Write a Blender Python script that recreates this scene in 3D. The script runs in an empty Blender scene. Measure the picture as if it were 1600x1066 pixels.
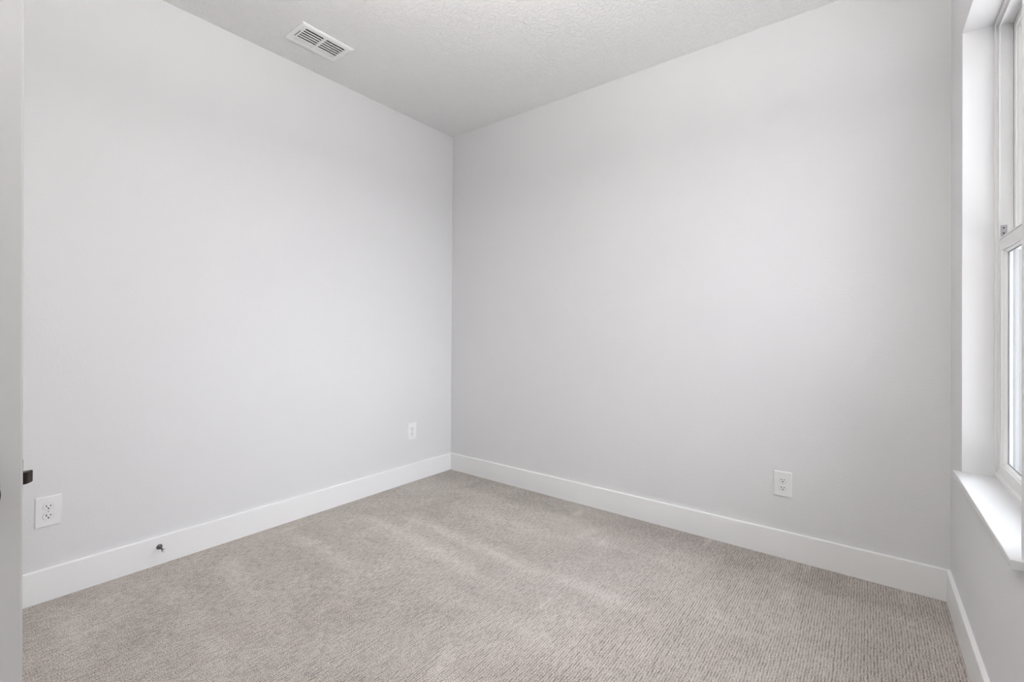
import bpy, bmesh, math, random
from mathutils import Matrix, Vector

S = bpy.context.scene
COL = S.collection
random.seed(4)

# ------------------------------------------------------------------ camera
RES_X = 1600.0
F_PX, SHIFT_PX = 716.33, -18.78
yaw, pitch, roll = math.radians(37.7317), math.radians(0.28), math.radians(0.3616)
fw = Vector((-math.sin(yaw) * math.cos(pitch), math.cos(yaw) * math.cos(pitch), math.sin(pitch)))
rt = Vector((math.cos(yaw), math.sin(yaw), 0))
up = rt.cross(fw)
rt2 = rt * math.cos(roll) + up * math.sin(roll)
up2 = -rt * math.sin(roll) + up * math.cos(roll)
cam_data = bpy.data.cameras.new('camera')
cam_data.sensor_fit = 'HORIZONTAL'
cam_data.sensor_width = 36.0
cam_data.lens = F_PX / RES_X * 36.0
cam_data.shift_y = SHIFT_PX / RES_X
cam_data.clip_start = 0.02
cam = bpy.data.objects.new('camera', cam_data)
COL.objects.link(cam)
m = Matrix((rt2, up2, -fw)).transposed().to_4x4()
m.translation = Vector((2.716, -2.6927, 1.1387))
cam.matrix_world = m
S.camera = cam

# ------------------------------------------------------------------ light
S.view_settings.view_transform = 'Standard'
S.view_settings.look = 'None'
S.view_settings.gamma = 1.0
S.view_settings.use_curve_mapping = False
S.view_settings.exposure = 0.07
SKY_STRENGTH = 15.0
FILL_WATTS = 61.0  # output of the added, unseen uplighter bowl
SUN_STRENGTH = 18.0
HALL_FILL_STRENGTH = 55.0  # glow of the added, unseen hallway fill lamp

world = bpy.data.worlds.new('overcast_sky')
S.world = world
world.use_nodes = True
wn, wl = world.node_tree.nodes, world.node_tree.links
wn.clear()
w_out = wn.new('ShaderNodeOutputWorld')
w_bg = wn.new('ShaderNodeBackground')
w_ramp = wn.new('ShaderNodeValToRGB')
w_sep = wn.new('ShaderNodeSeparateXYZ')
w_tc = wn.new('ShaderNodeTexCoord')
wl.new(w_tc.outputs['Generated'], w_sep.inputs[0])
wl.new(w_sep.outputs['Z'], w_ramp.inputs['Fac'])
w_ramp.color_ramp.elements[0].position = 0.0
w_ramp.color_ramp.elements[0].color = (0.915, 0.945, 1.0, 1)
w_ramp.color_ramp.elements[1].position = 1.0
w_ramp.color_ramp.elements[1].color = (0.88, 0.925, 1.0, 1)
wl.new(w_ramp.outputs['Color'], w_bg.inputs['Color'])
# hazy sky with its bright part out in front of the window wall
SKY_DIR, SKY_POW, SKY_BASE = (0.88, 0.12, 0.32), 5.0, 0.25
w_dot = wn.new('ShaderNodeVectorMath')
w_dot.operation = 'DOT_PRODUCT'
w_dot.inputs[1].default_value = Vector(SKY_DIR).normalized()
wl.new(w_tc.outputs['Generated'], w_dot.inputs[0])
w_max = wn.new('ShaderNodeMath')
w_max.operation = 'MAXIMUM'
w_max.inputs[1].default_value = 0.0
wl.new(w_dot.outputs['Value'], w_max.inputs[0])
w_pow = wn.new('ShaderNodeMath')
w_pow.operation = 'POWER'
w_pow.inputs[1].default_value = SKY_POW
wl.new(w_max.outputs[0], w_pow.inputs[0])
w_mul = wn.new('ShaderNodeMath')
w_mul.operation = 'MULTIPLY_ADD'
w_mul.inputs[1].default_value = SKY_STRENGTH
w_mul.inputs[2].default_value = SKY_BASE
wl.new(w_pow.outputs[0], w_mul.inputs[0])
wl.new(w_mul.outputs[0], w_bg.inputs['Strength'])
wl.new(w_bg.outputs[0], w_out.inputs[0])

# room dimensions (metres): corner of left and back wall is the origin
W, D, H = 3.0, 3.40, 2.74
HB, TB = 0.135, 0.014                       # baseboard
WY0, WY1, WZ0, WZ1 = -1.13, -0.285, 0.62, 2.28   # window opening
WALL_T = 0.17

sun_data = bpy.data.lights.new('sun', 'SUN')           # high sun from behind the house: lights only the paving outside
sun_data.energy = SUN_STRENGTH
sun_data.angle = math.radians(1.0)
sun = bpy.data.objects.new('sun', sun_data)
COL.objects.link(sun)
sun.rotation_euler = (0, math.radians(-15), 0)

portal_data = bpy.data.lights.new('window_daylight', 'AREA')
portal_data.shape = 'RECTANGLE'
portal_data.size = WZ1 - WZ0
portal_data.size_y = WY1 - WY0
portal_data.cycles.is_portal = True
portal = bpy.data.objects.new('window_daylight', portal_data)
COL.objects.link(portal)
portal.location = (W + WALL_T + 0.02, (WY0 + WY1) / 2, (WZ0 + WZ1) / 2)
portal.rotation_euler = (0, math.radians(90), 0)


# ------------------------------------------------------------------ helpers
def obj(name, bm, mat, parent=None, smooth=False):
    me = bpy.data.meshes.new(name)
    bmesh.ops.recalc_face_normals(bm, faces=bm.faces[:])
    bm.to_mesh(me)
    bm.free()
    me.materials.append(mat)
    if smooth:
        for p in me.polygons:
            p.use_smooth = True
    o = bpy.data.objects.new(name, me)
    COL.objects.link(o)
    if parent:
        o.parent = parent
    return o


def struct(name, bm, mat, label=None):
    o = obj(name, bm, mat)
    o['kind'] = 'structure'
    o['category'] = name.split('_')[0]
    if label:
        o['label'] = label
    return o


def thing(name, label, cat, loc=(0, 0, 0), rotz=0.0, group=None):
    o = bpy.data.objects.new(name, None)
    COL.objects.link(o)
    o.location = loc
    o.rotation_euler = (0, 0, rotz)
    o.empty_display_size = 0.05
    o['label'] = label
    o['category'] = cat
    if group:
        o['group'] = group
    return o


def box(bm, lo, hi, bevel=0.0, seg=2):
    c = [(a + b) / 2 for a, b in zip(lo, hi)]
    s = [abs(b - a) for a, b in zip(lo, hi)]
    r = bmesh.ops.create_cube(bm, size=1.0, matrix=Matrix.Translation(c) @ Matrix.Diagonal((*s, 1)))
    if bevel > 0:
        es = set()
        for v in r['verts']:
            es.update(v.link_edges)
        bmesh.ops.bevel(bm, geom=list(es), offset=bevel, segments=seg, profile=0.5, affect='EDGES')


def prism(bm, pts, axis, a, b):
    """closed profile pts (2D) extruded along axis from a to b"""
    def P(p, t):
        if axis == 'x':
            return (t, p[0], p[1])
        if axis == 'y':
            return (p[0], t, p[1])
        return (p[0], p[1], t)
    v0 = [bm.verts.new(P(p, a)) for p in pts]
    v1 = [bm.verts.new(P(p, b)) for p in pts]
    n = len(pts)
    for i in range(n):
        bm.faces.new((v0[i], v0[(i + 1) % n], v1[(i + 1) % n], v1[i]))
    bm.faces.new(v0)
    bm.faces.new(v1)


def lathe(bm, prof, n=40, matrix=Matrix()):
    """prof: list of (radius, height) revolved about local z"""
    rings = []
    for r, h in prof:
        if r < 1e-6:
            rings.append([bm.verts.new(matrix @ Vector((0, 0, h)))])
        else:
            rings.append([bm.verts.new(matrix @ Vector((r * math.cos(2 * math.pi * k / n), r * math.sin(2 * math.pi * k / n), h))) for k in range(n)])
    for A, B in zip(rings, rings[1:]):
        for k in range(n):
            a0, a1 = A[k % len(A)], A[(k + 1) % len(A)]
            b0, b1 = B[k % len(B)], B[(k + 1) % len(B)]
            vs = []
            for v in (a0, a1, b1, b0):
                if v not in vs:
                    vs.append(v)
            if len(vs) > 2:
                bm.faces.new(vs)


def rect_ring(bm, prof, y0, y1, z0, z1, xdir='x'):
    """mitred rectangular ring. prof: closed list of (inset, x): inset is measured inward from the outer rectangle"""
    rings = []
    for ins, x in prof:
        rings.append([bm.verts.new(c) for c in ((x, y0 + ins, z0 + ins), (x, y1 - ins, z0 + ins), (x, y1 - ins, z1 - ins), (x, y0 + ins, z1 - ins))])
    n = len(rings)
    for i in range(n):
        A, B = rings[i], rings[(i + 1) % n]
        for k in range(4):
            bm.faces.new((A[k], A[(k + 1) % 4], B[(k + 1) % 4], B[k]))


# ------------------------------------------------------------------ materials
def new_mat(name):
    mt = bpy.data.materials.new(name)
    mt.use_nodes = True
    n, l = mt.node_tree.nodes, mt.node_tree.links
    return mt, n, l, n['Principled BSDF']


def plain(name, col, rough=0.5, metal=0.0, spec=0.5):
    mt, n, l, b = new_mat(name)
    b.inputs['Base Color'].default_value = (*col, 1)
    b.inputs['Roughness'].default_value = rough
    b.inputs['Metallic'].default_value = metal
    b.inputs['Specular IOR Level'].default_value = spec
    return mt


def paint(name, col, rough, bump_scale, bump_dist, detail=2.0, lo=0.45, hi=0.62, spec=0.3, marks=False):
    """rolled paint over a sprayed drywall texture"""
    mt, n, l, b = new_mat(name)
    b.inputs['Roughness'].default_value = rough
    b.inputs['Specular IOR Level'].default_value = spec
    tc = n.new('ShaderNodeTexCoord')
    nz = n.new('ShaderNodeTexNoise')
    nz.inputs['Scale'].default_value = bump_scale
    nz.inputs['Detail'].default_value = detail
    nz.inputs['Roughness'].default_value = 0.5
    l.new(tc.outputs['Object'], nz.inputs['Vector'])
    mr = n.new('ShaderNodeMapRange')
    mr.interpolation_type = 'SMOOTHSTEP'
    mr.inputs['From Min'].default_value = lo
    mr.inputs['From Max'].default_value = hi
    l.new(nz.outputs['Fac'], mr.inputs['Value'])
    bp = n.new('ShaderNodeBump')
    bp.inputs['Strength'].default_value = 1.0
    bp.inputs['Distance'].default_value = bump_dist
    l.new(mr.outputs['Result'], bp.inputs['Height'])
    l.new(bp.outputs['Normal'], b.inputs['Normal'])
    n2 = n.new('ShaderNodeTexNoise')
    n2.inputs['Scale'].default_value = 1.3
    n2.inputs['Detail'].default_value = 3.0
    l.new(tc.outputs['Object'], n2.inputs['Vector'])
    mx = n.new('ShaderNodeMix')
    mx.data_type = 'RGBA'
    mx.inputs[6].default_value = (*[c * 0.985 for c in col], 1)
    mx.inputs[7].default_value = (*[min(1, c * 1.012) for c in col], 1)
    l.new(n2.outputs['Fac'], mx.inputs[0])
    l.new(mx.outputs[2], b.inputs['Base Color'])
    return mt


M = {}
M['wall'] = paint('wall_paint', (0.756, 0.755, 0.762), 0.62, 130.0, 0.00022, lo=0.42, hi=0.66)
M['ceiling'] = paint('ceiling_paint', (0.90, 0.90, 0.90), 0.85, 75.0, 0.0018, detail=3.0, lo=0.46, hi=0.60, spec=0.15)
M['trim'] = plain('trim_paint', (0.90, 0.90, 0.90), 0.35, spec=0.45)
M['return'] = plain('window_return_lit', (0.80, 0.80, 0.80), 0.5, spec=0.3)  # paler than the wall paint, standing in for daylight in the recess
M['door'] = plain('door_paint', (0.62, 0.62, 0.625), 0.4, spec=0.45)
M['sill'] = plain('sill_stone', (0.70, 0.70, 0.70), 0.25)
M['vinyl'] = plain('white_vinyl', (0.79, 0.79, 0.785), 0.35)
M['gasket'] = plain('grey_gasket', (0.16, 0.17, 0.18), 0.6)
M['strip'] = plain('grey_pile_strip', (0.48, 0.49, 0.50), 0.9)
M['grey_metal'] = plain('stamped_steel', (0.48, 0.48, 0.50), 0.45, 0.4)
M['plastic'] = plain('white_plastic', (0.86, 0.86, 0.86), 0.3)
M['receptacle'] = plain('receptacle_plastic', (0.84, 0.84, 0.84), 0.35)
M['slot'] = plain('slot_dark', (0.02, 0.02, 0.02), 0.7)
M['vent'] = plain('vent_enamel', (0.92, 0.92, 0.915), 0.4)
M['duct'] = plain('duct_dark', (0.02, 0.02, 0.022), 0.8)
M['bronze'] = plain('oiled_bronze', (0.045, 0.034, 0.030), 0.35, 0.85)
M['nickel'] = plain('satin_nickel', (0.16, 0.155, 0.155), 0.28, 1.0)
M['rubber'] = plain('white_rubber', (0.75, 0.75, 0.75), 0.6)
M['lawn'] = plain('pale_concrete', (0.43, 0.42, 0.42), 0.9)


def emit(name, col, strength):
    mt, n, l, b = new_mat(name)
    b.inputs['Base Color'].default_value = (0.9, 0.9, 0.9, 1)
    b.inputs['Emission Color'].default_value = (*col, 1)
    b.inputs['Emission Strength'].default_value = strength
    return mt


M['hall_fill'] = emit('hall_fill_glow', (1.0, 0.98, 0.97), HALL_FILL_STRENGTH)  # emission of the unseen fill lamp added in the hallway


def glass_mat():
    mt = bpy.data.materials.new('window_glass')
    mt.use_nodes = True
    n, l = mt.node_tree.nodes, mt.node_tree.links
    n.clear()
    o = n.new('ShaderNodeOutputMaterial')
    t = n.new('ShaderNodeBsdfTransparent')
    t.inputs['Color'].default_value = (0.95, 0.965, 0.975, 1)
    g = n.new('ShaderNodeBsdfGlossy')
    g.inputs['Roughness'].default_value = 0.0
    f = n.new('ShaderNodeFresnel')
    f.inputs['IOR'].default_value = 1.35
    mx = n.new('ShaderNodeMixShader')
    l.new(f.outputs[0], mx.inputs[0])
    l.new(t.outputs[0], mx.inputs[1])
    l.new(g.outputs[0], mx.inputs[2])
    l.new(mx.outputs[0], o.inputs[0])
    return mt


M['glass'] = glass_mat()


def carpet_mat():
    mt, n, l, b = new_mat('ribbed_loop_carpet')
    b.inputs['Roughness'].default_value = 0.95
    b.inputs['Specular IOR Level'].default_value = 0.05
    b.inputs['Sheen Weight'].default_value = 0.25
    b.inputs['Sheen Roughness'].default_value = 0.6
    tc = n.new('ShaderNodeTexCoord')

    def math_(op, a, bb=None, c=None):
        nd = n.new('ShaderNodeMath')
        nd.operation = op
        for i, v in enumerate((a, bb, c)):
            if v is None:
                continue
            if isinstance(v, (int, float)):
                nd.inputs[i].default_value = v
            else:
                l.new(v, nd.inputs[i])
        return nd.outputs[0]

    def noise(scale, detail=2.0, rough=0.5, sc=(1, 1, 1), rot=0.0, loc=(0, 0, 0)):
        mp = n.new('ShaderNodeMapping')
        mp.inputs['Scale'].default_value = sc
        mp.inputs['Rotation'].default_value = (0, 0, rot)
        mp.inputs['Location'].default_value = loc
        l.new(tc.outputs['Object'], mp.inputs['Vector'])
        nz = n.new('ShaderNodeTexNoise')
        nz.inputs['Scale'].default_value = scale
        nz.inputs['Detail'].default_value = detail
        nz.inputs['Roughness'].default_value = rough
        l.new(mp.outputs[0], nz.inputs['Vector'])
        return nz.outputs['Fac']

    def smooth(v, a0, a1):
        mr = n.new('ShaderNodeMapRange')
        mr.interpolation_type = 'SMOOTHSTEP'
        mr.inputs['From Min'].default_value = a0
        mr.inputs['From Max'].default_value = a1
        l.new(v, mr.inputs['Value'])
        return mr.outputs['Result']

    sep = n.new('ShaderNodeSeparateXYZ')
    l.new(tc.outputs['Object'], sep.inputs[0])
    X, Y = sep.outputs[0], sep.outputs[1]
    wob = noise(9.0, 2.0)
    wob2 = noise(60.0, 1.0, sc=(1, 0.5, 1))
    xw = math_('ADD', X, math_('MULTIPLY', math_('SUBTRACT', wob, 0.5), 0.008))
    xw = math_('ADD', xw, math_('MULTIPLY', math_('SUBTRACT', wob2, 0.5), 0.0025))
    pitch_ = 0.0092
    rib01 = math_('MULTIPLY_ADD', math_('SINE', math_('MULTIPLY', xw, 2 * math.pi / pitch_)), 0.5, 0.5)
    gap = math_('SUBTRACT', 1.0, rib01)
    fine = noise(250.0, 2.0, 0.7)
    dash = noise(90.0, 2.0, 0.55, sc=(1.3, 0.36, 1))
    dash_b = noise(90.0, 2.0, 0.55, sc=(1.3, 0.30, 1), loc=(7, 3, 0))
    deep = math_('MULTIPLY', gap, smooth(dash, 0.40, 0.68))         # open gaps between ribs
    crest = math_('MULTIPLY', rib01, smooth(dash_b, 0.50, 0.68))    # raised loops
    height = math_('ADD', math_('MULTIPLY', rib01, 0.5), math_('MULTIPLY', fine, 0.8))
    height = math_('SUBTRACT', height, math_('MULTIPLY', deep, 0.8))
    height = math_('ADD', height, math_('MULTIPLY', crest, 0.4))
    bp = n.new('ShaderNodeBump')
    bp.inputs['Strength'].default_value = 0.9
    bp.inputs['Distance'].default_value = 0.003
    l.new(height, bp.inputs['Height'])
    l.new(bp.outputs['Normal'], b.inputs['Normal'])
    # yarn tone: flecked yarn, darker in the gaps between ribs
    tone = math_('ADD', math_('MULTIPLY', rib01, 0.19), math_('MULTIPLY', math_('SUBTRACT', fine, 0.5), 3.3))
    tone = math_('SUBTRACT', tone, math_('MULTIPLY', deep, 0.42))
    tone = math_('ADD', tone, math_('MULTIPLY', crest, 0.22))
    # vacuum passes run across the room: pale ridges where two passes meet, with ragged ends
    rag = noise(22.0, 3.0, 0.6, sc=(0.6, 1.0, 1))
    bend = noise(1.7, 2.0, 0.5, loc=(2, 9, 0))
    yw = math_('ADD', Y, math_('MULTIPLY', math_('SUBTRACT', bend, 0.5), 0.16))
    yw = math_('ADD', yw, math_('MULTIPLY', math_('SUBTRACT', rag, 0.5), 0.05))
    marks = None
    for y0, slope, wd, xa, xb, amp in ((-0.87, 0.0, 0.045, 0.40, 2.15, 0.30), (-0.98, -0.10, 0.055, 0.20, 1.50, 0.24), (-1.42, 0.0, 0.05, 0.12, 0.95, 0.24),
                                       (-1.70, -0.20, 0.05, 0.10, 0.85, 0.22), (-0.55, 0.03, 0.05, 0.5, 1.7, 0.14), (-2.33, -0.05, 0.04, 0.15, 0.75, 0.20),
                                       (-1.28, 0.0, 0.06, 1.1, 2.3, 0.16), (-0.42, 0.0, 0.03, 1.3, 2.2, 0.14), (-1.98, -0.1, 0.05, 0.2, 1.3, 0.14)):
        dy = math_('SUBTRACT', yw, math_('MULTIPLY_ADD', X, slope, y0))
        q = math_('DIVIDE', dy, wd)
        gss = math_('EXPONENT', math_('MULTIPLY', math_('MULTIPLY', q, q), -1.0))
        env = math_('MULTIPLY', smooth(X, xa, xa + 0.18), math_('SUBTRACT', 1.0, smooth(X, xb - 0.35, xb)))
        t_ = math_('MULTIPLY', math_('MULTIPLY', gss, env), amp * 0.75)
        marks = t_ if marks is None else math_('ADD', marks, t_)
    # short nap scuffs near the window end, along the ribs
    scuff = noise(1.0, 2.0, 0.5, sc=(11.0, 3.2, 1), loc=(4.4, 0.7, 0))
    marks = math_('ADD', marks, math_('MULTIPLY', smooth(scuff, 0.60, 0.74), 0.16))
    # nap left unbrushed along the back wall
    marks = math_('SUBTRACT', marks, math_('MULTIPLY', smooth(yw, -0.30, -0.20), 0.14))
    patch = noise(2.6, 4.0, 0.6, loc=(3.1, 1.7, 0))
    marks = math_('ADD', marks, math_('MULTIPLY', math_('SUBTRACT', patch, 0.5), 0.45))
    patch2 = noise(9.0, 3.0, 0.6, loc=(1.1, 8.7, 0))
    marks = math_('ADD', marks, math_('MULTIPLY', math_('SUBTRACT', patch2, 0.5), 0.30))
    tone = math_('ADD', math_('ADD', tone, 0.46), marks)
    rp = n.new('ShaderNodeValToRGB')
    e = rp.color_ramp.elements
    e[0].position = 0.0
    e[0].color = (0.16, 0.137, 0.118, 1)
    e[1].position = 1.0
    e[1].color = (0.70, 0.650, 0.60, 1)
    em = e.new(0.5)
    em.color = (0.448, 0.400, 0.356, 1)
    l.new(tone, rp.inputs['Fac'])
    l.new(rp.outputs['Color'], b.inputs['Base Color'])
    return mt


M['carpet'] = carpet_mat()

# ------------------------------------------------------------------ room shell
DX0, DX1, DZ1 = 1.775, 2.545, 2.05          # doorway in the front wall, behind the camera

bm = bmesh.new()
box(bm, (0, -D, -0.06), (W, 0, 0))
box(bm, (DX0, -D - 0.12, -0.06), (DX1, -D, 0))
struct('floor', bm, M['carpet'], 'taupe ribbed loop carpet with pale vacuum streaks')

VX0, VX1, VY0, VY1 = 0.215, 0.388, -1.474, -1.207   # duct hole in the ceiling
bm = bmesh.new()
for a in ((-0.12, -D - 0.12, VX0, 0.12), (VX1, -D - 0.12, W + WALL_T, 0.12), (VX0, -D - 0.12, VX1, VY0), (VX0, VY1, VX1, 0.12)):
    box(bm, (a[0], a[1], H), (a[2], a[3], H + 0.02))
struct('ceiling', bm, M['ceiling'], 'white textured ceiling')

bm = bmesh.new()
box(bm, (-0.12, -D, -0.06), (0, 0.12, H))
struct('wall_left', bm, M['wall'], 'bright pale grey wall on the left')
bm = bmesh.new()
box(bm, (0, 0, -0.06), (W + WALL_T, 0.12, H))
struct('wall_back', bm, M['wall'], 'pale grey wall at the back of the room')

# right wall with the window opening; drywall returns with slightly rounded corners
bm = bmesh.new()
box(bm, (W, -D, -0.06), (W + WALL_T, 0, WZ0 - 0.02))
box(bm, (W, -D, WZ1), (W + WALL_T, 0, H))
box(bm, (W, -D, WZ0 - 0.02), (W + WALL_T, WY0, WZ1))
box(bm, (W, WY1, WZ0 - 0.02), (W + WALL_T, 0, WZ1))
struct('wall_right', bm, M['wall'], 'narrow grey wall with the window on the right')

bm = bmesh.new()
box(bm, (-0.12, -D - 0.12, -0.06), (DX0, -D, H))
box(bm, (DX1, -D - 0.12, -0.06), (W + WALL_T, -D, H))
box(bm, (DX0, -D - 0.12, DZ1), (DX1, -D, H))
struct('wall_front', bm, M['wall'])


def base_prof(face, wall, sgn):
    """profile of a flat baseboard with eased top edge, in (across, z)"""
    t = face - wall
    return [(wall, 0.0), (face, 0.0), (face, HB - 0.003), (face - t * 0.07, HB - 0.0012), (face - t * 0.22, HB), (wall, HB)]


bm = bmesh.new()
prism(bm, base_prof(TB, 0.0, 1), 'y', -D, 0.0)
struct('baseboard_left', bm, M['trim'])
bm = bmesh.new()
prism(bm, base_prof(-TB, 0.0, 1), 'x', TB, W - TB)
struct('baseboard_back', bm, M['trim'])
bm = bmesh.new()
prism(bm, base_prof(W - TB, W, -1), 'y', -D, 0.0)
struct('baseboard_right', bm, M['trim'])
bm = bmesh.new()
prism(bm, base_prof(-D + TB, -D, 1), 'x', TB, DX0 - 0.07)
prism(bm, base_prof(-D + TB, -D, 1), 'x', DX1 + 0.07, W - TB)
struct('baseboard_front', bm, M['trim'])

# door casing
bm = bmesh.new()
box(bm, (DX0 - 0.07, -D, 0), (DX0, -D + 0.016, DZ1 + 0.07), 0.002)
box(bm, (DX1, -D, 0), (DX1 + 0.07, -D + 0.016, DZ1 + 0.07), 0.002)
box(bm, (DX0, -D, DZ1), (DX1, -D + 0.016, DZ1 + 0.07), 0.002)
struct('trim_1', bm, M['trim'])

# unseen hallway beyond the doorway, added to house the fill lamp
bm = bmesh.new()
HY = -D - 0.12
box(bm, (1.2, HY - 1.3, -0.06), (W + 0.1, HY - 1.2, H))
box(bm, (1.1, HY - 1.3, -0.06), (1.2, HY, H))
box(bm, (W + 0.1, HY - 1.3, -0.06), (W + 0.2, HY, H))
box(bm, (1.1, HY - 1.3, H), (W + 0.2, HY, H + 0.05))
box(bm, (1.1, HY - 1.3, -0.12), (W + 0.2, HY, -0.06))
struct('wall_hall', bm, M['wall'])
bm = bmesh.new()
box(bm, (1.2, HY - 1.2, -0.06), (W + 0.1, HY, 0.0))
struct('floor_hall', bm, M['carpet'])

# ------------------------------------------------------------------ window
FX0, FX1 = W + 0.084, W + WALL_T - 0.005
bm = bmesh.new()
# main frame with stepped tracks (inset, x)
rect_ring(bm, [(0.0, FX0), (0.016, FX0), (0.018, FX0 + 0.002), (0.018, FX0 + 0.008), (0.030, FX0 + 0.008), (0.030, FX0 + 0.012),
               (0.022, FX0 + 0.012), (0.022, FX0 + 0.040), (0.026, FX0 + 0.040), (0.026, FX0 + 0.044),
               (0.022, FX0 + 0.044), (0.022, FX0 + 0.072), (0.034, FX0 + 0.072), (0.034, FX1), (0.0, FX1)],
          WY0, WY1, WZ0, WZ1)
win = struct('window_1', bm, M['vinyl'], 'white vinyl single-hung window in a deep drywall recess')


def sash(name, x0, x1, z0, z1, bottom, top, stile=0.033):
    y0, y1 = WY0 + 0.020, WY1 - 0.020
    b_ = bmesh.new()
    box(b_, (x0, y0, z0), (x1, y0 + stile, z1), 0.0025)
    box(b_, (x0, y1 - stile, z0), (x1, y1, z1), 0.0025)
    box(b_, (x0, y0 + stile - 0.004, z0), (x1, y1 - stile + 0.004, z0 + bottom), 0.0025)
    box(b_, (x0, y0 + stile - 0.004, z1 - top), (x1, y1 - stile + 0.004, z1), 0.0025)
    s = obj(name, b_, M['vinyl'], win)
    gx = x0 + (x1 - x0) * 0.62
    # inner glazing bead
    b_ = bmesh.new()
    rect_ring(b_, [(0, x0 + 0.006), (0.004, x0 + 0.006), (0.009, gx - 0.004), (0.009, gx - 0.001), (0, gx - 0.001)],
              y0 + stile - 0.001, y1 - stile + 0.001, z0 + bottom - 0.001, z1 - top + 0.001)
    obj('glazing_bead', b_, M['vinyl'], s)
    b_ = bmesh.new()
    rect_ring(b_, [(0, gx - 0.001), (0.0115, gx - 0.001), (0.0115, gx + 0.0015), (0, gx + 0.0015)],
              y0 + stile - 0.001, y1 - stile + 0.001, z0 + bottom - 0.001, z1 - top + 0.001)
    obj('gasket', b_, M['gasket'], s)
    b_ = bmesh.new()
    box(b_, (gx, y0 + stile, z0 + bottom), (gx + 0.0005, y1 - stile, z1 - top))
    bmesh.ops.delete(b_, geom=[f for f in b_.faces if abs(f.normal.x) < 0.5 or f.normal.x > 0.5], context='FACES')
    obj('glass_pane', b_, M['glass'], s)
    return s


lower = sash('lower_sash', FX0 + 0.010, FX0 + 0.038, WZ0 + 0.024, 1.478, 0.030, 0.040)
upper = sash('upper_sash', FX0 + 0.045, FX0 + 0.071, 1.440, WZ1 - 0.022, 0.038, 0.034)
bm = bmesh.new()        # pull ledge along the top of the lower sash
box(bm, (FX0 + 0.009, WY0 + 0.030, 1.4785), (FX0 + 0.036, WY1 - 0.019, 1.4845), 0.001)
obj('meeting_rail_cap', bm, M['vinyl'], lower)
bm = bmesh.new()
box(bm, (FX0 + 0.012, (WY0 + WY1) / 2 - 0.03, 1.484), (FX0 + 0.034, (WY0 + WY1) / 2 + 0.03, 1.492), 0.002)
box(bm, (FX0 + 0.004, (WY0 + WY1) / 2 - 0.008, 1.488), (FX0 + 0.026, (WY0 + WY1) / 2 + 0.012, 1.498), 0.003)
obj('sash_lock', bm, M['vinyl'], lower)
# grey steel balance bracket in the far jamb track, with two screws
bm = bmesh.new()
box(bm, (FX0 + 0.0135, WY1 - 0.0245, 1.492), (FX0 + 0.030, WY1 - 0.0215, 1.532), 0.0008)
br = obj('balance_bracket', bm, M['grey_metal'], win)
br['label'] = 'small grey steel bracket in the jamb track'
bm = bmesh.new()
for z in (1.503, 1.522):
    lathe(bm, [(0, 0.0012), (0.0022, 0.001), (0.0026, 0)], 12, Matrix.Translation((FX0 + 0.021, WY1 - 0.0245, z)) @ Matrix.Rotation(math.radians(90), 4, 'X'))
obj('bracket_screw', bm, M['slot'], br)

# grey pile strips in the outer jamb tracks
for yj, sg in ((WY1, -1), (WY0, 1)):
    bm = bmesh.new()
    for xo, wd_ in ((0.0475, 0.003), (0.060, 0.0022)):
        box(bm, (FX0 + xo, min(yj + sg * 0.0215, yj + sg * 0.0265), WZ0 + 0.03), (FX0 + xo + wd_, max(yj + sg * 0.0215, yj + sg * 0.0265), 1.438))
    obj('weather_strip', bm, M['strip'], win)

# smooth returns lining the opening, daylight put into their paler colour
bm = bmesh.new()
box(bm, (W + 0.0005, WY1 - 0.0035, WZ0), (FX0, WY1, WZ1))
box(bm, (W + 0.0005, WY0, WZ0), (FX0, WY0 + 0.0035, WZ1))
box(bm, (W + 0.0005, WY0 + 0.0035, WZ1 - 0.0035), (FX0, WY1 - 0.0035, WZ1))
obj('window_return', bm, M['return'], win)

# stool (sill board) with horns
bm = bmesh.new()
zt = WZ0
pts = [(W - 0.022, WY0 - 0.024), (W, WY0 - 0.024), (W, WY0 + 0.0005), (FX0 + 0.002, WY0 + 0.0005), (FX0 + 0.002, WY1 - 0.0005), (W, WY1 - 0.0005), (W, WY1 + 0.012), (W - 0.022, WY1 + 0.012)]
prism(bm, pts, 'z', zt - 0.0195, zt)
nose = [e for e in bm.edges if all(abs(v.co.x - (W - 0.022)) < 1e-5 for v in e.verts) and abs(e.verts[0].co.z - e.verts[1].co.z) < 1e-6]
bmesh.ops.bevel(bm, geom=nose, offset=0.003, segments=3, profile=0.5, affect='EDGES')
sill = obj('window_sill', bm, M['sill'], win)
sill['label'] = 'glossy white sill board'


# unseen ground outside, paving added to bounce sunlight up into the room
bm = bmesh.new()
box(bm, (W + WALL_T + 0.01, -8, -0.22), (14, 8, -0.16))
g = struct('ground', bm, M['lawn'], 'unseen pale paving added outside the window')

# ------------------------------------------------------------------ open door at the left edge
YE = -2.6025                                   # free edge of the leaf
DXF = 1.770                                    # face towards the camera
LT = 0.035
tilt = math.radians(0.35)


def yed(z):
    return YE - (z - 1.15) * math.tan(tilt)


bm = bmesh.new()
dz0, dz1 = 0.012, 2.03
yh = -D + 0.022                                # hinge side
STL, RAIL = 0.112, 0.12
r = 0.0025


def leaf_col(ya, yb, za, zb, x0, x1):
    """a board between two y functions"""
    vs = []
    for z in (za, zb):
        a = ya(z) if callable(ya) else ya
        c = yb(z) if callable(yb) else yb
        vs.append([bm.verts.new(p) for p in ((x0, a, z), (x1, a, z), (x1, c, z), (x0, c, z))])
    A, B = vs
    for k in range(4):
        bm.faces.new((A[k], A[(k + 1) % 4], B[(k + 1) % 4], B[k]))
    bm.faces.new(A)
    bm.faces.new(B)


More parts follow.
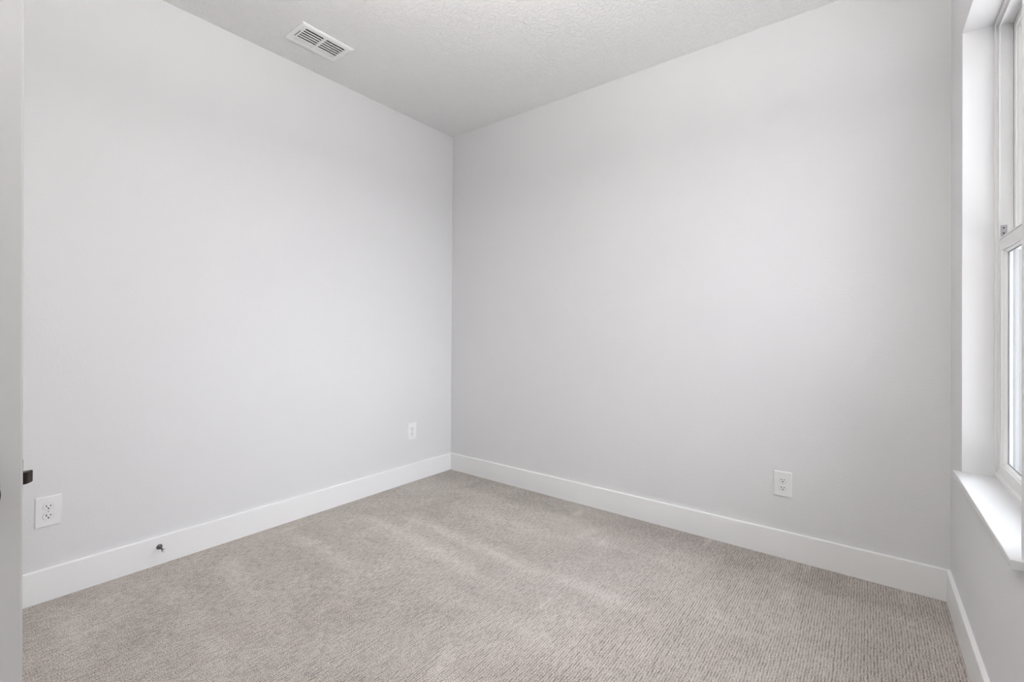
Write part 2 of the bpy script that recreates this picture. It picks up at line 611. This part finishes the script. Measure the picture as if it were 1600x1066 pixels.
# free stile with eased edges
for z_pair in ((dz0, dz1),):
    prof = lambda y, z: [(DXF - LT, y - STL), (DXF, y - STL), (DXF, y - r), (DXF - r * 0.3, y - r * 0.3), (DXF - r, y), (DXF - LT + r, y), (DXF - LT, y - r)]
    A = [bm.verts.new((p[0], p[1], z_pair[0])) for p in prof(yed(z_pair[0]), 0)]
    B = [bm.verts.new((p[0], p[1], z_pair[1])) for p in prof(yed(z_pair[1]), 0)]
    for k in range(len(A)):
        bm.faces.new((A[k], A[(k + 1) % len(A)], B[(k + 1) % len(A)], B[k]))
    bm.faces.new(A)
    bm.faces.new(B)
leaf_col(yh, yh + STL, dz0, dz1, DXF - LT, DXF)                                  # hinge stile
for za, zb in ((dz0, 0.24), (0.82, 0.96), (dz1 - RAIL, dz1)):
    leaf_col(yh + STL, lambda z: yed(z) - STL, za, zb, DXF - LT, DXF)
for za, zb in ((0.24, 0.82), (0.96, dz1 - RAIL)):
    leaf_col(yh + STL, lambda z: yed(z) - STL, za, zb, DXF - LT + 0.009, DXF - 0.009)
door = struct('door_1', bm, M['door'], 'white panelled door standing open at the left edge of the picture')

LZ = 0.923
ly = yed(LZ)
# latch bolt: sloped nose
bm = bmesh.new()
x0, x1 = DXF - LT / 2 - 0.0035, DXF - LT / 2 + 0.0095
prism(bm, [(x0, ly - 0.006), (x1, ly - 0.006), (x1, ly + 0.0035), (x1 - 0.002, ly + 0.0060), (x0 + 0.003, ly + 0.0115), (x0, ly + 0.0115)], 'z', LZ - 0.0085, LZ + 0.0085)
bmesh.ops.bevel(bm, geom=bm.edges[:], offset=0.0007, segments=2, affect='EDGES')
lb = obj('latch_bolt', bm, M['bronze'], door)
lb['label'] = 'dark bronze latch bolt sticking out of the door edge'
bm = bmesh.new()
box(bm, (DXF - LT / 2 - 0.0125, ly - 0.002, LZ - 0.028), (DXF - LT / 2 + 0.0125, ly + 0.0004, LZ + 0.028))
obj('latch_plate', bm, M['bronze'], door)
# knob set
KY = ly - 0.054
bm = bmesh.new()
Rm = Matrix.Translation((DXF, KY, LZ - 0.002)) @ Matrix.Rotation(math.radians(90), 4, 'Y')
lathe(bm, [(0, 0), (0.032, 0), (0.032, 0.004), (0.028, 0.009), (0.013, 0.011), (0.011, 0.030), (0.016, 0.036), (0.026, 0.041), (0.0295, 0.050), (0.0285, 0.060), (0.020, 0.067), (0.008, 0.070), (0, 0.070)], 40, Rm)
kb = obj('door_knob', bm, M['bronze'], door, smooth=True)
kb['label'] = 'dark bronze round door knob'
bm = bmesh.new()
for z in (0.25, 1.05, 1.85):
    lathe(bm, [(0, 0), (0.006, 0), (0.006, 0.09), (0, 0.09)], 16, Matrix.Translation((DXF + 0.004, yh - 0.006, z)))
obj('hinge', bm, M['bronze'], door)


# ------------------------------------------------------------------ wall outlets
def make_outlet(label):
    """duplex outlet on local plane y=0, facing -y, centred on the origin"""
    t = thing('wall_outlet', label, 'outlet')
    w, h = 0.079, 0.1255
    b_ = bmesh.new()
    prof = [(0.0, 0.0), (0.0, 0.0035), (0.0012, 0.0052), (0.0035, 0.0060)]
    rings = []
    for ins, d in prof:
        rings.append([b_.verts.new(c) for c in ((-w / 2 + ins, -d, -h / 2 + ins), (w / 2 - ins, -d, -h / 2 + ins), (w / 2 - ins, -d, h / 2 - ins), (-w / 2 + ins, -d, h / 2 - ins))])
    for A_, B_ in zip(rings, rings[1:]):
        for k in range(4):
            b_.faces.new((A_[k], A_[(k + 1) % 4], B_[(k + 1) % 4], B_[k]))
    b_.faces.new(rings[0])
    b_.faces.new(rings[-1])
    obj('cover_plate', b_, M['plastic'], t)
    for s in (1, -1):
        cz = s * 0.0195
        b_ = bmesh.new()
        # round face clipped flat at top and bottom, with a recessed groove round it
        R_, hz = 0.0172, 0.0142
        pts_ = []
        for k in range(48):
            a = 2 * math.pi * k / 48
            pts_.append((R_ * math.cos(a), max(-hz, min(hz, R_ * math.sin(a)))))
        v_a = [b_.verts.new((p[0], -0.0058, cz + p[1])) for p in pts_]
        v_b = [b_.verts.new((p[0], -0.0074, cz + p[1])) for p in pts_]
        v_c = [b_.verts.new((p[0] * 0.95, -0.0078, cz + p[1] * 0.95)) for p in pts_]
        for A_, B_ in ((v_a, v_b), (v_b, v_c)):
            for k in range(48):
                b_.faces.new((A_[k], A_[(k + 1) % 48], B_[(k + 1) % 48], B_[k]))
        b_.faces.new(v_c)
        rc = obj('receptacle', b_, M['receptacle'], t)
        # seam between cover plate and receptacle face
        b_ = bmesh.new()
        ring_o = [b_.verts.new((p[0] * 1.045, -0.00615, cz + p[1] * 1.045)) for p in pts_]
        ring_i = [b_.verts.new((p[0] * 0.99, -0.00615, cz + p[1] * 0.99)) for p in pts_]
        for k in range(48):
            b_.faces.new((ring_o[k], ring_o[(k + 1) % 48], ring_i[(k + 1) % 48], ring_i[k]))
        obj('seam', b_, M['gasket_light'], rc)
        for sx, hh in ((-0.0063, 0.0088), (0.0063, 0.0070)):
            b_ = bmesh.new()
            box(b_, (sx - 0.0013, -0.0081, cz + 0.0035 - hh / 2), (sx + 0.0013, -0.0077, cz + 0.0035 + hh / 2))
            obj('slot', b_, M['slot'], rc)
        b_ = bmesh.new()
        gp = [(0.0027 * math.cos(math.pi * k / 12), -0.0068 + 0.0027 * math.sin(math.pi * k / 12)) for k in range(13)] + [(-0.0027, -0.0095), (0.0027, -0.0095)]
        v_a = [b_.verts.new((p[0], -0.0081, cz + p[1])) for p in gp]
        v_b = [b_.verts.new((p[0], -0.0077, cz + p[1])) for p in gp]
        for k in range(len(gp)):
            b_.faces.new((v_a[k], v_a[(k + 1) % len(gp)], v_b[(k + 1) % len(gp)], v_b[k]))
        b_.faces.new(v_a)
        b_.faces.new(v_b)
        obj('ground_hole', b_, M['slot'], rc)
    b_ = bmesh.new()
    lathe(b_, [(0.0030, 0.0058), (0.0030, 0.0064), (0.0018, 0.0072), (0, 0.0074)], 20, Matrix.Rotation(math.radians(90), 4, 'X'))
    sc_ = obj('screw', b_, M['grey_light'], t, smooth=True)
    b_ = bmesh.new()
    box(b_, (-0.0022, -0.0076, -0.0004), (0.0022, -0.0072, 0.0004))
    obj('screw_slot', b_, M['slot'], sc_)
    return t


M['gasket_light'] = plain('outlet_seam', (0.50, 0.50, 0.51), 0.6)
M['grey_light'] = plain('screw_paint', (0.68, 0.68, 0.68), 0.4)


def dup(root, loc, rotz, label):
    r_ = root.copy()
    COL.objects.link(r_)
    r_.location = loc
    r_.rotation_euler = (0, 0, rotz)
    r_['label'] = label
    for ch in list(root.children):
        c = ch.copy()
        COL.objects.link(c)
        c.parent = r_
        for gch in ch.children:
            d = gch.copy()
            COL.objects.link(d)
            d.parent = c
    return r_


out1 = make_outlet('white duplex outlet on the left wall beside the open door edge, nearest the camera')
out1['group'] = 'white duplex wall outlets'
out1.location = (0, -2.356, 0.372)
out1.rotation_euler = (0, 0, math.radians(90))
dup(out1, (0, -0.412, 0.3785), math.radians(90), 'white duplex outlet on the left wall close to the far room corner')
dup(out1, (2.381, 0, 0.3715), 0.0, 'white duplex outlet on the back wall towards the window')

# ------------------------------------------------------------------ ceiling vent
AX0, AX1, AY0, AY1 = 0.203, 0.402, -1.488, -1.192
IX0, IX1, IY0, IY1 = 0.232, 0.368, -1.453, -1.225
vx, vy = (AX0 + AX1) / 2, (AY0 + AY1) / 2
vent = thing('ceiling_vent', 'white rectangular metal air vent with dark louver slots on the ceiling', 'vent', (vx, vy, H))
Lz = -H


def vobj(name, b_, mat, par=None, smooth=False):
    bmesh.ops.translate(b_, verts=b_.verts[:], vec=(-vx, -vy, -H))
    return obj(name, b_, mat, par or vent, smooth)


bm = bmesh.new()


def ring_xy(prof, x0, x1, y0, y1, ix0, ix1, iy0, iy1):
    """prof: (t, z): t=0 outer rect, 1 inner rect"""
    rings_ = []
    for t_, z_ in prof:
        xa, xb = x0 + (ix0 - x0) * t_, x1 + (ix1 - x1) * t_
        ya, yb = y0 + (iy0 - y0) * t_, y1 + (iy1 - y1) * t_
        rings_.append([bm.verts.new(c) for c in ((xa, ya, z_), (xb, ya, z_), (xb, yb, z_), (xa, yb, z_))])
    n_ = len(rings_)
    for i in range(n_):
        A_, B_ = rings_[i], rings_[(i + 1) % n_]
        for k in range(4):
            bm.faces.new((A_[k], A_[(k + 1) % 4], B_[(k + 1) % 4], B_[k]))


ring_xy([(0.0, H), (0.01, H - 0.0045), (0.07, H - 0.0065), (0.34, H - 0.0095), (0.93, H - 0.0095), (1.0, H - 0.008), (1.0, H)], AX0, AX1, AY0, AY1, IX0, IX1, IY0, IY1)
YM = (IY0 + IY1) / 2 - 0.004
box(bm, (IX0 - 0.001, YM - 0.007, H - 0.0095), (IX1 + 0.001, YM + 0.007, H - 0.001))
vobj('vent_frame', bm, M['vent'])
bm = bmesh.new()
box(bm, (VX0 + 0.001, VY0 + 0.001, H + 0.10), (VX1 - 0.001, VY1 - 0.001, H + 0.102))
for a in ((VX0 + 0.001, VY0 + 0.001, VX0 + 0.002, VY1 - 0.001), (VX1 - 0.002, VY0 + 0.001, VX1 - 0.001, VY1 - 0.001), (VX0 + 0.002, VY0 + 0.001, VX1 - 0.002, VY0 + 0.002), (VX0 + 0.002, VY1 - 0.002, VX1 - 0.002, VY1 - 0.001)):
    box(bm, (a[0], a[1], H - 0.0015), (a[2], a[3], H + 0.10))
vobj('duct_box', bm, M['duct'])
# curved blades: five slots thrown one way, a narrow band thrown the other way
def blade(x_face, lip, sgn, y0_, y1_, rise=0.016, run=0.013):
    """flat lip at the face, then a quarter curve up into the duct; sgn gives the side it leans to"""
    t_ = 0.0009
    low = [(x_face, H - 0.0090), (x_face + sgn * lip, H - 0.0090)]
    for k in range(1, 6):
        u = k / 5 * math.radians(75)
        low.append((x_face + sgn * (lip + run * math.sin(u)), H - 0.0090 + rise * (1 - math.cos(u)) / (1 - math.cos(math.radians(75)))))
    top = [(p[0] - sgn * t_ * 0.8, p[1] + t_) for p in reversed(low)]
    b_ = bmesh.new()
    prism(b_, low + top, 'y', y0_, y1_)
    vobj('louver_blade', b_, M['vent'])


XS = 0.262                                     # change of throw
for ya, yb in ((IY0 - 0.001, YM - 0.006), (YM + 0.006, IY1 + 0.001)):
    for i in range(5):
        blade(XS + 0.0085 + i * 0.0212, 0.0060, -1, ya, yb)
    for i in range(3):
        blade(IX0 + 0.0015 + i * 0.0098, 0.0050, 1, ya, yb, 0.006, 0.001)
bm = bmesh.new()
box(bm, (0.268, -1.4665, H - 0.0099), (0.334, -1.4630, H - 0.0093))
vobj('lever_slot', bm, M['slot'])
for yy in (AY0 + 0.014, AY1 - 0.016):
    bm = bmesh.new()
    lathe(bm, [(0.0042, 0.0), (0.0042, -0.0008), (0.002, -0.0022), (0, -0.0024)], 20, Matrix.Translation((0.262 if yy < -1.3 else 0.288, yy + (0.0 if yy < -1.3 else 0.0), H - 0.0093)))
    vobj('screw', bm, M['vent'], smooth=True)

# ------------------------------------------------------------------ door stop on the left baseboard
st = thing('door_stop', 'small satin nickel door stop screwed into the left baseboard', 'door stop', (TB, -1.975, 0.086), 0)
RX = Matrix.Rotation(math.radians(90), 4, 'Y')
bm = bmesh.new()
lathe(bm, [(0, 0), (0.0125, 0), (0.0125, 0.002), (0.0115, 0.005), (0.0085, 0.0085), (0.0055, 0.0105), (0, 0.0105)], 32, RX)
obj('base', bm, M['nickel'], st, smooth=True)
bm = bmesh.new()
lathe(bm, [(0, 0.009), (0.0045, 0.009), (0.0040, 0.014), (0.0040, 0.050), (0.0060, 0.052), (0.0072, 0.056), (0.0072, 0.062), (0, 0.062)], 28, RX)
obj('shaft', bm, M['nickel'], st, smooth=True)
bm = bmesh.new()
lathe(bm, [(0, 0.062), (0.0066, 0.062), (0.0066, 0.070), (0.0052, 0.074), (0, 0.075)], 28, RX)
rb = obj('rubber_tip', bm, M['rubber'], st, smooth=True)
rb['label'] = 'white rubber tip'


# ------------------------------------------------------------------ added fill lamps, both unseen: uplighter bowl and hallway lamp
def lamp(name, label, loc, mat, r_=0.16):
    t = thing(name, label, 'added light', loc)
    b_ = bmesh.new()
    lathe(b_, [(0, 0), (r_, 0), (r_, -0.02), (r_ - 0.008, -0.022), (0, -0.022)], 48)
    obj('fill_base', b_, M['vent'], t, smooth=False)
    b_ = bmesh.new()
    lathe(b_, [(0, -0.0225), (r_ - 0.012, -0.0225), (r_ - 0.012, -0.03), (r_ * 0.78, -0.065), (r_ * 0.5, -0.085), (r_ * 0.2, -0.094), (0, -0.095)], 48)
    obj('fill_shade', b_, mat, t, smooth=True)
    return t


lamp('added_hall_lamp', 'unseen round lamp added as fill in the hallway beyond the doorway', (2.2, HY - 0.6, H), M['hall_fill'])

# uplighter bowl added outside the frame as fill for ceiling and walls
BX, BY, BZ = 2.10, -2.10, 2.25
pt = thing('added_uplighter', 'unseen white bowl uplighter added as fill below the room ceiling', 'added light', (BX, BY, H))
bm = bmesh.new()
lathe(bm, [(0, 0), (0.06, 0), (0.06, -0.012), (0.045, -0.025), (0, -0.025)], 36)
obj('canopy', bm, M['nickel'], pt, smooth=True)
bm = bmesh.new()
lathe(bm, [(0, -0.02), (0.006, -0.02), (0.006, BZ - H - 0.05), (0, BZ - H - 0.05)], 16)
obj('rod', bm, M['nickel'], pt, smooth=True)
bm = bmesh.new()
lathe(bm, [(0, -0.060), (0.08, -0.055), (0.14, -0.030), (0.172, 0.012), (0.178, 0.012), (0.146, -0.034), (0.083, -0.061), (0, -0.066)], 48, Matrix.Translation((0, 0, BZ - H)))
obj('fill_bowl', bm, M['plastic'], pt, smooth=True)
ld = bpy.data.lights.new('uplight_fill', 'AREA')  # upward fill light added inside the bowl
ld.shape = 'DISK'
ld.size = 0.30
ld.energy = FILL_WATTS
ld.color = (1.0, 0.965, 0.938)
lo_ = bpy.data.objects.new('uplight_fill', ld)
COL.objects.link(lo_)
lo_.location = (BX, BY, BZ + 0.013)
lo_.rotation_euler = (math.pi, 0, 0)
